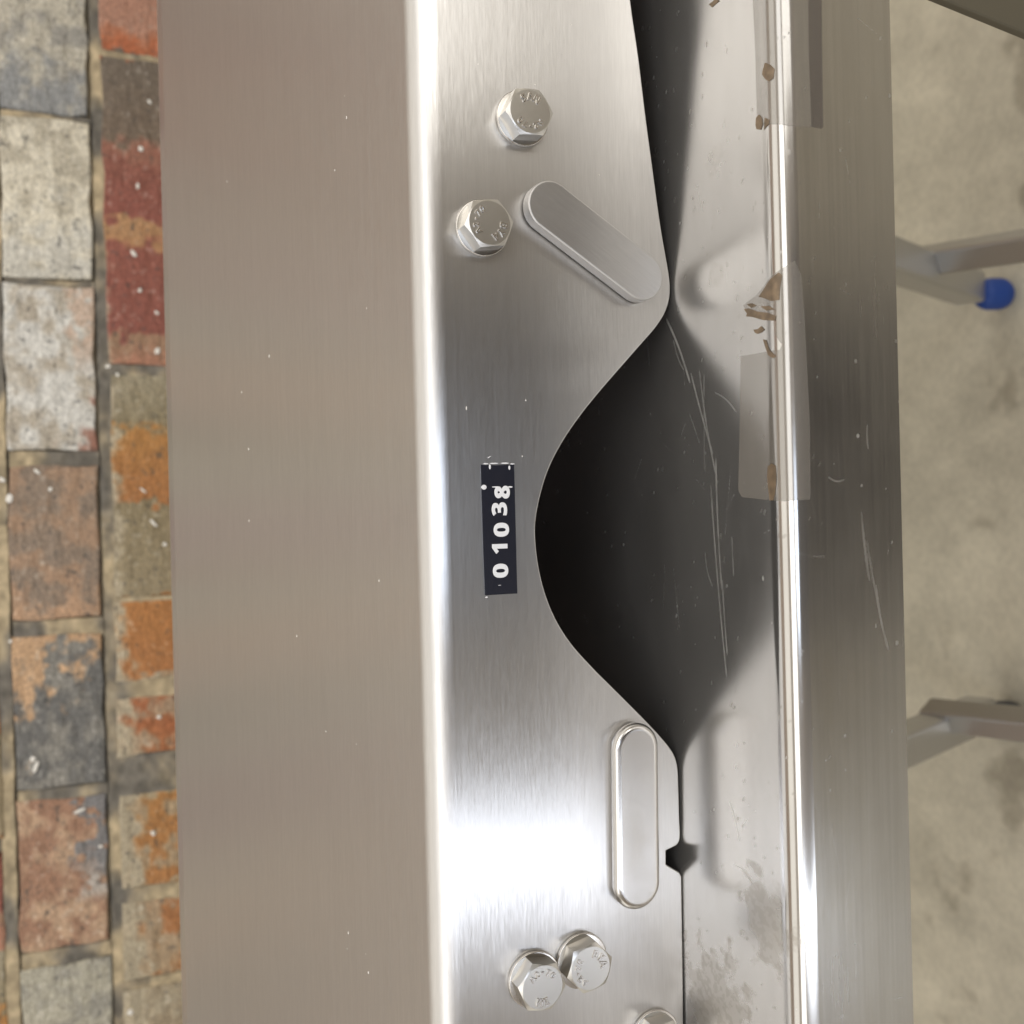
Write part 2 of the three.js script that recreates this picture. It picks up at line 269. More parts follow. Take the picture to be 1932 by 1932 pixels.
{
  // smooth the traced outline, keep the corners of the small notch
  const pts = OUT.map(([x, y]) => onZ(x, y, 0)), fine = [];
  const sharp = new Set([39, 40, 41, 42, 43]);
  const crs = new THREE.CatmullRomCurve3(pts, false, 'centripetal');
  for (let i = 0; i < pts.length - 1; i++) {
    if (sharp.has(i)) { fine.push(pts[i]); continue; }
    for (let k = 0; k < 6; k++) fine.push(sharp.has(i + 1) && false ? pts[i] : crs.getPoint((i + k / 6) / (pts.length - 1)));
  }
  fine.push(pts[pts.length - 1]);
  fine[0].x = Math.min(fine[0].x, XR); const edge = fine.filter((p) => p.x <= XR && p.x >= XL).map((p) => new THREE.Vector2(p.x, p.y));
  edge.unshift(new THREE.Vector2(XR, edge[0].y)); edge.push(new THREE.Vector2(XL, edge[edge.length - 1].y));
  // runs from right end to left end; the plate lies above it
  const nrm = edge.map((p, i) => { const a = edge[Math.max(0, i - 1)], b = edge[Math.min(edge.length - 1, i + 1)], t = b.clone().sub(a).normalize(); return new THREE.Vector2(t.y, -t.x).multiplyScalar(-1); }).map((n) => n.y > 0 && false ? n : n);
  const out = nrm.map((n) => n.clone().multiplyScalar(-1));    // points away from the plate (down)
  const sgn = out[2].y < 0 ? 1 : -1; out.forEach((n) => n.multiplyScalar(sgn));
  const bev = 0.00045, ins = edge.map((p, i) => p.clone().addScaledVector(out[i], -bev));
  const poly = [new THREE.Vector2(XR, YB), ...ins, new THREE.Vector2(XL, YB)];
  const tri = THREE.ShapeUtils.triangulateShape(poly, []);
  const ccw = THREE.ShapeUtils.area(poly) > 0;
  const cap = (z, nz) => { const pos = [], nor = [], uv = [], idx = []; for (const p of poly) { pos.push(p.x, p.y, z); nor.push(0, 0, nz); uv.push(p.x, p.y - YB); } for (const [a, b, c] of tri) { if ((nz > 0) === ccw) idx.push(a, b, c); else idx.push(a, c, b); } return geom(pos, nor, uv, idx); };
  const rimPos = [], rimNor = [], rimUv = [], rimIdx = [], n = edge.length;
  const prs = [[ins, 0, 0, 1], [edge, -bev * 0.35, 0.6, 0.8], [edge, -bev, 1, 0.1], [edge, -TH, 1, 0]];
  for (const [line, z, a, b] of prs) line.forEach((p, i) => { rimPos.push(line === edge && z > -bev ? lerp(ins[i].x, p.x, 0.7) : p.x, line === edge && z > -bev ? lerp(ins[i].y, p.y, 0.7) : p.y, z); rimNor.push(out[i].x * a, out[i].y * a, b); rimUv.push(p.x, p.y); });
  for (let q = 0; q < 3; q++) for (let i = 0; i < n - 1; i++) { const a = q * n + i, b = a + 1, c = a + n, d = b + n; rimIdx.push(a, b, c, b, d, c); }
  const inner = prof.map((p) => ({ ...p, y: p.y - p.ny * TH, z: p.z - p.nz * TH }));
  part('cover_sheet', mergeGeometries([cap(0, 1), sweep(prof, XL, XR), cap(-TH, -1), sweep(inner, XL, XR, 0, true)]), M.cover, cover);
  part('cut_edge', geom(rimPos, rimNor, rimUv, rimIdx), M.edge, cover);
  const top = prof[21];
  const box = (w, h, d, x, y, z) => { const g = new THREE.BoxGeometry(w, h, d); g.translate(x, y, z); return g; };
  const zb = top.z + 0.012;
  part('unseen_dark_panels', mergeGeometries([box(0.915, top.y - YD - 0.012, 0.003, 0, (top.y + YD) / 2 - 0.004, zb), box(0.003, YB - YD - 0.004, -zb - 0.006, XL + 0.0035, (YB + YD) / 2, zb / 2), box(0.003, YB - YD - 0.004, -zb - 0.006, XR - 0.0035, (YB + YD) / 2, zb / 2), (() => { const g = box(0.91, 0.002, 0.118, 0, 0, 0); g.rotateX(SLOPE); g.translate(0, YB + 0.022, -0.066); return g; })()]), M.black, cover);  // unseen dark panels close off the inside and keep the cut-out dark
}

{ // dust and tiny nicks on the brushed faces
  const gs = [], spots = [[427, 537], [615, 1380], [672, 1404], [657, 1760], [655, 1790], [690, 1800], [695, 1835], [640, 900], [560, 1200], [900, 1260], [1010, 160], [1130, 330], [880, 770]];
  for (let k = 0; k < 18; k++) spots.push([350 + rnd() * 900, rnd() * 1932]);
  for (const [x, y] of spots) {
    let p, n; const d = ray(x, y), q = onZ(x, y, 0);
    if (q.y < YB) { if (x > 1000 + 200 * Math.abs(y - 990) / 400) continue; p = q; n = new THREE.Vector3(0, 0, 1); } else { const e = prof[20], nn = new THREE.Vector3(0, e.ny, e.nz), o = new THREE.Vector3(0, e.y, e.z); p = EYE.clone().addScaledVector(d, o.sub(EYE).dot(nn) / d.dot(nn)); n = nn; if (p.z > e.z) continue; }
    const g = new THREE.IcosahedronGeometry(1, 1), a = 0.00008 + 0.00012 * rnd(); g.scale(a * (1 + rnd() * 2.5), a, a * 0.5); const o = new THREE.Object3D(); o.position.copy(p).addScaledVector(n, 0.00002); o.lookAt(p.clone().add(n)); o.updateMatrix(); g.applyMatrix4(o.matrix); gs.push(g);
  }
  part('dust_specks', mergeGeometries(gs), M.fleck, cover, 'stuff');
}
// ------------------------------------------------------------ bolts
const font = await new FontLoader().loadAsync('fonts/droid/droid_sans_bold.typeface.json');
function text(str, size, depth, bevel = 0) { const g = new TextGeometry(str, { font, size, depth, curveSegments: 6, bevelEnabled: bevel > 0, bevelSize: bevel, bevelThickness: bevel, bevelSegments: 2 }); g.computeBoundingBox(); const b = g.boundingBox; g.translate(-(b.min.x + b.max.x) / 2, -(b.min.y + b.max.y) / 2, 0); return g; }
function hexHead(af, h) {
  // hexagon with the crown turned to a cone, as on a real bolt
  const rc = af / 2 * 0.95, n = 72, pos = [], nor = [], idx = [], uv = [];
  const rHex = (a) => { const q = ((a % (Math.PI / 3)) + Math.PI / 3) % (Math.PI / 3) - Math.PI / 6; return af / 2 / Math.cos(q); };
  const tan = Math.tan(28 * Math.PI / 180);
  for (let i = 0; i < n; i++) {
    const a0 = 2 * Math.PI * i / n, a1 = 2 * Math.PI * (i + 1) / n, am = (a0 + a1) / 2, face = Math.floor(am / (Math.PI / 3)) * Math.PI / 3 + Math.PI / 6;
    const q = (a, r, z) => [r * Math.cos(a), r * Math.sin(a), z];
    const side = [Math.cos(face), Math.sin(face), 0], zc = (a) => h - (rHex(a) - rc) * tan;
    const add = (a, b, c, na, nb, nc) => { const k = pos.length / 3; for (const v of [a, b, c]) { pos.push(...v); uv.push(v[0], v[1]); } nor.push(...na, ...nb, ...nc); idx.push(k, k + 1, k + 2); };
    const up = [0, 0, 1], cn = (a) => { const s = Math.sin(28 * Math.PI / 180), c = Math.cos(28 * Math.PI / 180); return [Math.cos(a) * s, Math.sin(a) * s, c]; };
    add([0, 0, h], q(a0, rc, h), q(a1, rc, h), up, up, up);
    add(q(a0, rc, h), q(a0, rHex(a0), zc(a0)), q(a1, rc, h), cn(a0), cn(a0), cn(a1)); add(q(a1, rc, h), q(a0, rHex(a0), zc(a0)), q(a1, rHex(a1), zc(a1)), cn(a1), cn(a0), cn(a1));
    add(q(a0, rHex(a0), zc(a0)), q(a0, rHex(a0), 0), q(a1, rHex(a1), zc(a1)), side, side, side); add(q(a1, rHex(a1), zc(a1)), q(a0, rHex(a0), 0), q(a1, rHex(a1), 0), side, side, side);
  }
  return geom(pos, nor, uv, idx);
}
const headGeo = hexHead(0.0128, 0.0052);
const washerGeo = new THREE.LatheGeometry([[0.0042, 0], [0.0078, 0], [0.008, 0.0003], [0.008, 0.0012], [0.0077, 0.0015], [0.0042, 0.0015]].map(([a, b]) => new THREE.Vector2(a, b)), 48); washerGeo.rotateX(Math.PI / 2);
function ringText(str, r, from, dir, size) {
  const gs = []; [...str].forEach((ch, i) => { const g = text(ch, size, 0.00042, 0.00006); const a = from + dir * i * size * 1.02 / r; g.rotateZ(dir < 0 ? a - Math.PI / 2 : a + Math.PI / 2); g.translate(r * Math.cos(a), r * Math.sin(a), 0); gs.push(g); }); return mergeGeometries(gs);
}
const BOLTS = [[983, 226, 4, 'SAN', 0.52, 'A2-70', 3.96], [908, 432, 8, 'BYA', 4.6, 'A2-70', 2.2], [1006, 1845, -6, 'IM', 3.4, 'A2-70', 0.82], [1095, 1810, 12, 'BYA', 5.9, 'A2-70', 2.6], [1233, 1953, 0, 'BYA', 1.2, 'A2-70', 3.0]];
BOLTS.forEach(([x, y, rot, t1, a1, t2, a2], i) => {
  const g = new THREE.Group(); g.name = 'bolt'; cover.add(g); g.position.copy(onZ(x, y, 0)); g.rotation.z = Math.PI / 6 + rot * Math.PI / 180 + (i > 1 ? (rnd() - 0.5) * 0.1 : 0);
  part('washer', washerGeo, M.bolt, g);
  const h = part('bolt_head', headGeo, M.bolt, g); h.position.z = 0.0015;
  h.material = M.boltHead; const l = part('lettering', mergeGeometries([ringText(t1, 0.0041, a1, -1, 0.0021), ringText(t2, 0.0042, a2, -1, 0.0017)]), M.bolt, g); l.position.z = 0.0066; l.rotation.z = -g.rotation.z;
});

// ------------------------------------------------------------ the two oblong bars on the front plate
function oblong(p, q, r, th, bev, segs) {
  const d = q.clone().sub(p), L = d.length(), sh = new THREE.Shape(), R = r - bev;
  sh.absarc(0, 0, R, Math.PI / 2, 3 * Math.PI / 2, false); sh.absarc(L, 0, R, -Math.PI / 2, Math.PI / 2, false); sh.closePath();
  const g = new THREE.ExtrudeGeometry(sh, { depth: th - bev * 2, bevelEnabled: true, bevelSize: bev, bevelThickness: bev, bevelSegments: segs, curveSegments: 28 });
  g.translate(0, 0, bev);
  return [g, Math.atan2(d.y, d.x)];
}
{
  const a = onZ(1026.5, 396.5, 0), b = onZ(1195.9, 527.7, 0), [g, r] = oblong(a, b, 0.0071, 0.0044, 0.0005, 3);
  const m = part('latch_bar', g, [M.latch, M.latchSide], cover); m.position.copy(a); m.position.z = 0.0006; m.rotation.z = r;
  m.userData.label = 'slanting bar with crisp edges and brushed face';
  const pin = part('latch_pivot', new THREE.CylinderGeometry(0.004, 0.004, 0.0006, 24).rotateX(Math.PI / 2), M.black, m); pin.position.set(a.distanceTo(b) * 0.5, 0, -0.0003);
  const a2 = onZ(1190, 1409, 0), b2 = onZ(1193, 1661, 0), [g2, r2] = oblong(a2, b2, 0.0076, 0.0042, 0.0021, 8);
  const m2 = part('latch_bar', g2, M.latchEdge, cover); m2.position.copy(a2); m2.position.z = 0.0001; m2.rotation.z = r2;
  m2.userData.label = 'level bar with softly rounded polished edges';
}
// ------------------------------------------------------------ black embossed label
{
  const L = new THREE.Group(); L.name = 'label_strip'; cover.add(L); L.userData.label = 'black embossed label strip with white number 01038';
  const c = onZ(941, 999, 0), tl = onZ(913, 1122, 0), br = onZ(969, 876, 0); L.position.copy(c);
  const w = br.x - tl.x, h = tl.y - br.y;
  const s = new THREE.Shape(); const hw = w / 2, hh = Math.abs(h) / 2;
  s.moveTo(-hw, -hh); s.lineTo(hw, -hh); s.lineTo(hw - 0.0002, hh * 0.2); s.lineTo(hw, hh); s.lineTo(-hw * 0.3, hh - 0.0001); s.lineTo(-hw, hh - 0.0003); s.closePath();
  const tape = part('tape', new THREE.ExtrudeGeometry(s, { depth: 0.00018, bevelEnabled: true, bevelSize: 0.00008, bevelThickness: 0.00008, bevelSegments: 1 }), M.tapeBlack, L); tape.position.z = 0.0001;
  const Z = (x, y) => onZ((1380 + x / 4.39) * 0.6457, (1320 + y / 4.39) * 0.6457, 0).sub(c);
  for (const [ch, x, y, wx] of [['0', 355, 1525, 1.0], ['1', 345, 1245, 1.0], ['0', 365, 1000, 1.0], ['3', 340, 735, 0.95], ['8', 375, 520, 0.92]]) {
    const g = text(ch, 0.0040, 0.0001, 0.00013); g.computeBoundingBox(); const b = g.boundingBox; g.scale(wx * (ch === '1' ? 0.0028 : 0.0040) / (b.max.x - b.min.x), 0.0047 / (b.max.y - b.min.y), 1);
    const m = part('digit', g, M.digit, L); m.position.copy(Z(x, y)); m.position.z = 0.00045;
  }
  const gs = [];
  const dash = (x, y, wx, wy, r = 0) => { const g = new THREE.IcosahedronGeometry(1, 2), k = 0.297 / FPX / 4.39 * 0.6457; g.scale(wy * k, wx * k * 1.08, 0.00016); g.rotateZ(r); const p = Z(x, y); g.translate(p.x, p.y, 0.0003); gs.push(g); };
  dash(170, 155, 34, 9); dash(275, 150, 55, 9); dash(415, 148, 50, 10); dash(510, 157, 30, 8); dash(220, 195, 14, 34); dash(470, 205, 14, 30); dash(145, 455, 36, 34); dash(300, 452, 60, 9); dash(480, 452, 34, 12); dash(345, 1712, 22, 4); dash(215, 68, 26, 5, 0.5); dash(180, 1865, 16, 10);
  part('emboss_mark', mergeGeometries(gs), M.digit, L);
}

// ------------------------------------------------------------ steel tray: shiny shelf, rolled front edge, hanging lip
const ZF = onY(1472, 1000, YD).z, RF = 0.0055, ZLIP = ZF + RF + 0.0007;
const tray = thing('steel_tray', 'shiny scratched stainless steel tray with rolled front edge under the cover', 'steel tray');
// the tray sits very slightly askew under the cover
const PIV = new THREE.Vector3(0, YD, 0), POSE = new THREE.Matrix4().makeRotationFromEuler(new THREE.Euler(0, 0.0140, -0.0100)), INV = POSE.clone().invert();
tray.rotation.set(0, 0.0140, -0.0100); tray.position.copy(PIV).sub(PIV.clone().applyMatrix4(POSE));
const EYEL = EYE.clone().sub(PIV).applyMatrix4(INV).add(PIV);
const tp = [];
{
  const zStart = -0.150; let s = 0;
  const add = (y, z, ny, nz) => { const q = tp[tp.length - 1]; if (q) s += Math.hypot(y - q.y, z - q.z); tp.push({ y, z, ny, nz, s }); };
  add(YD, zStart, 1, 0); add(YD, ZF - 0.0040, 1, 0);
  // a slight raised bead before the bend
  for (let k = 1; k <= 6; k++) { const t = k / 6, sl = 0.18 * t; add(YD + 0.0020 * 0.18 * t * t * 0.5 * 1.6, ZF - 0.0040 + 0.0020 * t, Math.cos(sl), -Math.sin(sl)); }
  let p = tp[tp.length - 1], a0 = 0.18; const n = 30, tot = Math.PI / 2 + a0, R = RF;
  for (let k = 1; k <= n; k++) { const a = a0 - tot * k / n, am = a0 - tot * (k - 0.5) / n, d = R * tot / n; p = { y: p.y + Math.sin(am) * d, z: p.z + Math.cos(am) * d }; add(p.y, p.z, Math.cos(a), -Math.sin(a)); }
  const lipEnd = onZ(1701, 966, p.z).y;
  add(lipEnd, p.z, 0, 1);
}
const ZE = tp[tp.length - 1].z, SX = tp[1].s, SLIP = tp[tp.length - 2].s, SEND = tp[tp.length - 1].s, YEND = tp[tp.length - 1].y;
// picture pixel -> (x, s) on the tray sheet
function trayAt(px, py) {
  const d = ray(px, py).applyMatrix4(INV);
  const q = EYEL.clone().addScaledVector(d, (YD - EYEL.y) / d.y); if (q.z <= tp[1].z) return [q.x, q.z - tp[0].z];
  const e = EYEL.clone().addScaledVector(d, (ZE - EYEL.z) / d.z); const yl = tp[tp.length - 2].y; if (e.y <= yl) return [e.x, SLIP + (yl - e.y)];
  let best = [0, 0], bd = 1e9; for (const p of tp) { const v = new THREE.Vector3(0, p.y, p.z).sub(EYEL), den = d.clone().setX(0), t = v.dot(den) / den.lengthSq(), dist = Math.hypot(v.y - den.y * t, v.z - den.z * t); if (dist < bd) { bd = dist; best = [EYEL.x + d.x * t, p.s]; } } return best;
}
const TX = { x0: -0.20, x1: 0.20, w: 2048, s0: 0, s1: SEND, h: 1100 };
const Tpx = (px, py) => { const [x, s] = trayAt(px, py); return [(x - TX.x0) / (TX.x1 - TX.x0) * TX.w, (s - TX.s0) / (TX.s1 - TX.s0) * TX.h]; };
const scr = new Float32Array(TX.w * TX.h), stain = new Float32Array(TX.w * TX.h);
function line(buf, a, b, wid, val, curve = 0) {
  const [x0, y0] = a, [x1, y1] = b, n = Math.ceil(Math.hypot(x1 - x0, y1 - y0)), nx = -(y1 - y0) / n, ny = (x1 - x0) / n;
  for (let k = 0; k <= n; k++) { const t = k / n, f = (0.45 + 0.55 * vn(k / 14, x0)) * Math.min(1, t * 12, (1 - t) * 12), o = curve * Math.sin(Math.PI * t), cx = x0 + (x1 - x0) * t + nx * o, cy = y0 + (y1 - y0) * t + ny * o; for (let i = Math.floor(cx - wid); i <= cx + wid; i++) for (let j = Math.floor(cy - wid); j <= cy + wid; j++) if (i >= 0 && j >= 0 && i < TX.w && j < TX.h) { const q = val * f * clamp(1 - Math.hypot(i - cx, j - cy) / wid), at = j * TX.w + i; if (q > buf[at]) buf[at] = q; } }
}
const scratches = [[1256, 600, 1302, 725, 2.4, .9], [1302, 700, 1345, 860, 2.0, .6], [1318, 690, 1352, 905, 2, .5], [1350, 860, 1362, 1120, 2.0, .55], [1362, 1090, 1372, 1240, 2, .5], [1340, 905, 1372, 1290, 2.0, .5], [1328, 700, 1330, 900, 1.6, .3], [1330, 1040, 1345, 1110, 1.6, .4], [1380, 1010, 1384, 1090, 1.6, .35], [1345, 740, 1390, 780, 1.6, .3], [1270, 640, 1290, 700, 1.6, .4], [1300, 780, 1320, 840, 1.4, .3], [1375, 1510, 1395, 1590, 1.8, .5], [1400, 1560, 1410, 1545, 1.6, .3], [1490, 1040, 1560, 1050, 1.4, .2], [1640, 1020, 1662, 1150, 1.6, .3], [1656, 1100, 1680, 1230, 1.8, .4], [1630, 960, 1646, 1100, 1.8, .4], [1640, 800, 1642, 850, 1.6, .3], [1565, 900, 1600, 905, 1.6, .4], [1400, 1640, 1470, 1760, 2.4, -.5], [1380, 1630, 1420, 1660, 1.6, .25], [1450, 1760, 1500, 1860, 2, -.4], [1220, 560, 1225, 700, 1.4, .2], [1155, 800, 1220, 960, 1.3, .12], [1420, 590, 1440, 575, 2, .5]];
for (const [a, b, c, d, w, v] of scratches) line(v > 0 ? scr : stain, Tpx(a, b), Tpx(c, d), w, Math.abs(v), (rnd() - .5) * 10);
for (let k = 0; k < 520; k++) { const x = rnd() * TX.w, y = rnd() * TX.h, a = rnd() < 0.55 ? (rnd() - .5) * 0.5 : rnd() * 6.28, l = 12 + rnd() * rnd() * 130; line(scr, [x, y], [x + Math.cos(a) * l, y + Math.sin(a) * l], 1.1 + rnd() * .6, 0.05 + 0.17 * rnd() * rnd()); }
for (let k = 0; k < 260; k++) { const x = rnd() * TX.w, y = rnd() * TX.h; line(scr, [x, y], [x + 2 + rnd() * 3, y + rnd() * 2], 1.5 + rnd() * 1.3, 0.2 + 0.6 * rnd()); }
for (let k = 0; k < 240; k++) { const x = rnd() * TX.w * 0.9, y = TX.h * (0.55 + 0.35 * rnd()); line(stain, [x, y], [x + 2 + rnd() * 5, y + rnd() * 4], 1.4 + rnd() * 2.2, 0.15 + 0.4 * rnd()); }
// dried splashes towards the lower end of the tray
function blot(px, py, r, val) { const [cx, cy] = Tpx(px, py); for (let i = Math.floor(cx - r * 1.5); i <= cx + r * 1.5; i++) for (let j = Math.floor(cy - r * 1.5); j <= cy + r * 1.5; j++) if (i >= 0 && j >= 0 && i < TX.w && j < TX.h) { const d = Math.hypot(i - cx, j - cy) / r + (fbm(i / 18, j / 18, 4) - 0.5) * 1.5; const q = val * (1 - step(0.55, 1.0, d)) * (0.55 + 0.45 * step(0.45, 0.6, fbm(i / 7, j / 7, 3))); const at = j * TX.w + i; if (q > stain[at]) stain[at] = q; } }
blot(1350, 1880, 90, .5); blot(1440, 1720, 60, .35); blot(1380, 1930, 50, .3); blot(1345, 300, 26, .1); blot(1455, 1790, 36, .35); blot(1350, 520, 18, .14);
const trayMap = dataTex(TX.w, TX.h, (i, j) => {
  const s = j / TX.h * SEND, lip = step(SLIP - 0.001, SLIP + 0.003, s), k0 = j * TX.w + i;
  let k = 0.93 + 0.08 * (fbm(i / 60, j / 16, 3) - 0.5);
  k *= 1 - 0.06 * lip * step(0.35, 0.75, fbm(i / 240, j / 3.2, 3));
  k *= 1 - 0.55 * stain[k0] ; k = k + scr[k0] * 0.08;
  return [k, k * (1 - 0.07 * stain[k0]), k * (1 - 0.16 * stain[k0])];
}, false);
const trayRough = dataTex(TX.w, TX.h, (i, j) => {
  const s = j / TX.h * SEND, lip = step(SLIP - 0.002, SLIP + 0.002, s), bend = step(SX - 0.001, SX + 0.001, s) * (1 - lip), k0 = j * TX.w + i;
  let r = 0.235 + 0.06 * (fbm(i / 90, j / 40, 3) - 0.5) ;
  r = lerp(r, 0.16, bend); r = lerp(r, 0.23 + 0.05 * (fbm(i / 200, j / 2.6, 3) - 0.5) + 0.14 * (fbm(i / 130, j / 90 + 30, 4) - 0.5), lip);
  r += 0.45 * scr[k0] + 0.30 * stain[k0];
  return [0, r, clamp(0.9 - 0.55 * scr[k0] - 0.25 * stain[k0] - 0.03 * (1 - lip) * fbm(i / 90, j / 90, 3) + 0.04 * lip)];
}, false);
const trayBump = dataTex(TX.w, TX.h, (i, j) => { const s = j / TX.h * SEND, lip = step(SLIP - 0.002, SLIP + 0.002, s), k0 = j * TX.w + i; const k = 0.5 + 0.30 * (fbm(i / 150, j / 110, 3) - 0.5) + 0.10 * (fbm(i / 30, j / 3, 2) - 0.5) * (0.3 + lip) - 0.4 * scr[k0]; return [k, k, k]; }, false);
M.tray = steel({ metalness: 1, metalnessMap: trayRough, roughness: 1, map: trayMap, roughnessMap: trayRough, bumpMap: trayBump, bumpScale: 0.00004, color: rgb(0.60, 0.585, 0.565) });
M.trayBack = steel({ roughness: 0.3 });
function trayUv(g) { const u = g.attributes.uv; for (let i = 0; i < u.count; i++) u.setXY(i, (u.getX(i) - TX.x0) / (TX.x1 - TX.x0), u.getY(i) / SEND); return g; }
{
  // the lip runs a little narrower towards the right end
  const g = sweep(tp, XL, XR), p = g.attributes.position, n = tp.length;
  const tilt = 0.0036; p.setY(n - 1, YEND + tilt * 0.46 / 0.2 * 0.30); p.setY(2 * n - 1, YEND - tilt * 0.46 / 0.2 * 0.30);
  part('tray_sheet', trayUv(g), M.tray, tray);
  const inner = tp.map((q) => ({ ...q, y: q.y - q.ny * 0.002, z: q.z - q.nz * 0.002 })), gi = sweep(inner, XL, XR, 0, true), pi = gi.attributes.position;
  pi.setY(n - 1, YEND + tilt * 0.69); pi.setY(2 * n - 1, YEND - tilt * 0.69);
  part('tray_underside', gi, M.trayBack, tray);
  const pos = [], e0 = tilt * 0.69; pos.push(XL, YEND + e0, ZE, XR, YEND - e0, ZE, XL, YEND + e0, ZE - 0.002, XR, YEND - e0, ZE - 0.002);
  part('lip_edge', geom(pos, Array(4).fill([0, -1, 0]).flat(), [0, 0, 1, 0, 0, 1, 1, 1], [0, 2, 1, 1, 2, 3]), M.edge, tray);
  const b = new THREE.BoxGeometry(0.92, 0.05, 0.003); b.translate(0, YD - 0.027, -0.148); part('tray_back', b, M.trayBack, tray);
}
// clear adhesive tape on the rolled edge, with brown dirt under it
const filmBump = dataTex(256, 256, (i, j) => { const k = 0.5 * fbm(i / 40, j / 9, 4) + 0.5 * fbm(i / 12, j / 30, 3); return [k, k, k]; }, false, 18, 18);
M.film = new THREE.MeshPhysicalMaterial({ color: rgb(0.33, 0.30, 0.265), roughness: 0.22, transparent: true, opacity: 0.33, bumpMap: filmBump, bumpScale: 0.0004, side: THREE.DoubleSide });
M.film2 = new THREE.MeshPhysicalMaterial({ color: rgb(0.13, 0.11, 0.10), roughness: 0.4, transparent: true, opacity: 0.5, bumpMap: filmBump, bumpScale: 0.0004, side: THREE.DoubleSide });
const dirtTex = dataTex(128, 128, (i, j) => { const k = 0.75 + 0.5 * fbm(i / 12, j / 12, 4); return [k * 0.45, k * 0.385, k * 0.31]; }, true, 60, 60);
M.dirt = new THREE.MeshStandardMaterial({ map: dirtTex, roughness: 0.55 });
function trayPoint(x, s, lift) { let k = 0; while (k < tp.length - 2 && tp[k + 1].s < s) k++; const a = tp[k], b = tp[k + 1], t = (s - a.s) / (b.s - a.s), ny = lerp(a.ny, b.ny, t), nz = lerp(a.nz, b.nz, t); return [x, lerp(a.y, b.y, t) + ny * lift, lerp(a.z, b.z, t) + nz * lift, ny, nz]; }
// a patch of film or dirt that follows the sheet, outlined in picture pixels
function patch(outline, lift, grid = 26) {
  const poly = outline.map(([x, y]) => { const q = trayAt(x, y); return new THREE.Vector2(q[0], q[1]); });
  let x0 = 1e9, x1 = -1e9, s0 = 1e9, s1 = -1e9; for (const q of poly) { x0 = Math.min(x0, q.x); x1 = Math.max(x1, q.x); s0 = Math.min(s0, q.y); s1 = Math.max(s1, q.y); }
  // cut the outline into strips along s so that it bends with the rolled edge
  const cuts = []; for (let k = 0; k <= grid; k++) cuts.push(lerp(s0, s1, k / grid));
  const pos = [], nor = [], uv = [], idx = [];
  const clip = (pl, f, keep) => { const o = []; for (let i = 0; i < pl.length; i++) { const a = pl[i], b = pl[(i + 1) % pl.length], ia = keep(a.y - f), ib = keep(b.y - f); if (ia) o.push(a); if (ia !== ib) { const t = (f - a.y) / (b.y - a.y); o.push(new THREE.Vector2(lerp(a.x, b.x, t), f)); } } return o; };
  for (let k = 0; k < grid; k++) {
    let q = clip(clip(poly, cuts[k], (v) => v >= 0), cuts[k + 1], (v) => v <= 0); if (q.length < 3) continue;
    const tr = THREE.ShapeUtils.triangulateShape(q, []), base = pos.length / 3, ccw = THREE.ShapeUtils.area(q) > 0;
    for (const v of q) { const [a, b, c, ny, nz] = trayPoint(v.x, v.y, lift); pos.push(a, b, c); nor.push(0, ny, nz); uv.push(v.x, v.y); }
    for (const [a, b, c] of tr) idx.push(base + a, base + (ccw ? c : b), base + (ccw ? b : c));
  }
  return geom(pos, nor, uv, idx);
}
{
  const t1 = part('adhesive_tape', patch([[1418, -400], [1420, 0], [1425, 100], [1428, 228], [1434, 238], [1490, 239], [1530, 240], [1532, 238], [1526, 100], [1521, -400]], 0.00008), M.film, tray);
  t1.userData.label = 'clear tape at the upper end of the rolled edge';
  const t1b = part('adhesive_tape', patch([[1521, -400], [1526, 100], [1531, 239], [1550, 243], [1553, 239], [1551, 100], [1547, -400]], 0.00010), M.film2, tray);
  t1b.userData.label = 'greyed outer strip of the clear tape';
  const t2 = part('adhesive_tape', patch([[1468, 512], [1500, 492], [1512, 520], [1519, 620], [1528, 800], [1529, 942], [1480, 946], [1400, 938], [1393, 925], [1396, 800], [1397, 672], [1470, 660], [1476, 650], [1462, 632], [1466, 600], [1410, 590], [1402, 576], [1428, 556], [1446, 532]], 0.00008), M.film, tray);
  t2.userData.label = 'torn clear tape in the middle of the rolled edge';
  const D = [[[1444, 118], [1456, 123], [1462, 130], [1459, 148], [1451, 154], [1444, 150], [1438, 140]], [[1427, 222], [1433, 216], [1438, 222], [1440, 234], [1436, 245], [1428, 244], [1426, 236]], [[1444, 222], [1451, 226], [1452, 234], [1446, 240], [1442, 246], [1443, 232]],
    [[1470, 514], [1460, 522], [1447, 536], [1432, 560], [1440, 562], [1456, 568], [1470, 566], [1473, 540], [1476, 520]], [[1404, 583], [1414, 582], [1430, 588], [1450, 590], [1466, 596], [1464, 605], [1440, 604], [1420, 598], [1408, 597], [1410, 592]], [[1410, 574], [1420, 572], [1428, 577], [1418, 581]], [[1436, 578], [1452, 577], [1462, 584], [1446, 586]],
    [[1422, 622], [1430, 621], [1437, 615], [1443, 622], [1438, 627], [1430, 630], [1425, 628]], [[1440, 640], [1446, 642], [1450, 656], [1456, 664], [1466, 672], [1460, 676], [1450, 670], [1444, 654]], [[1449, 880], [1456, 874], [1463, 878], [1466, 900], [1464, 930], [1460, 944], [1453, 944], [1450, 920], [1448, 900]], [[1352, -4], [1358, 2], [1350, 8], [1344, 14], [1338, 8], [1344, 4]], [[1531, 212], [1552, 216], [1553, 240], [1546, 243], [1532, 238]], [[1528, -60], [1547, -60], [1549, 56], [1530, 54]]];
  D.slice(0, 11).forEach((o) => part('dirt_patch', patch(o, 0.00014, 8), M.dirt, tray));
}

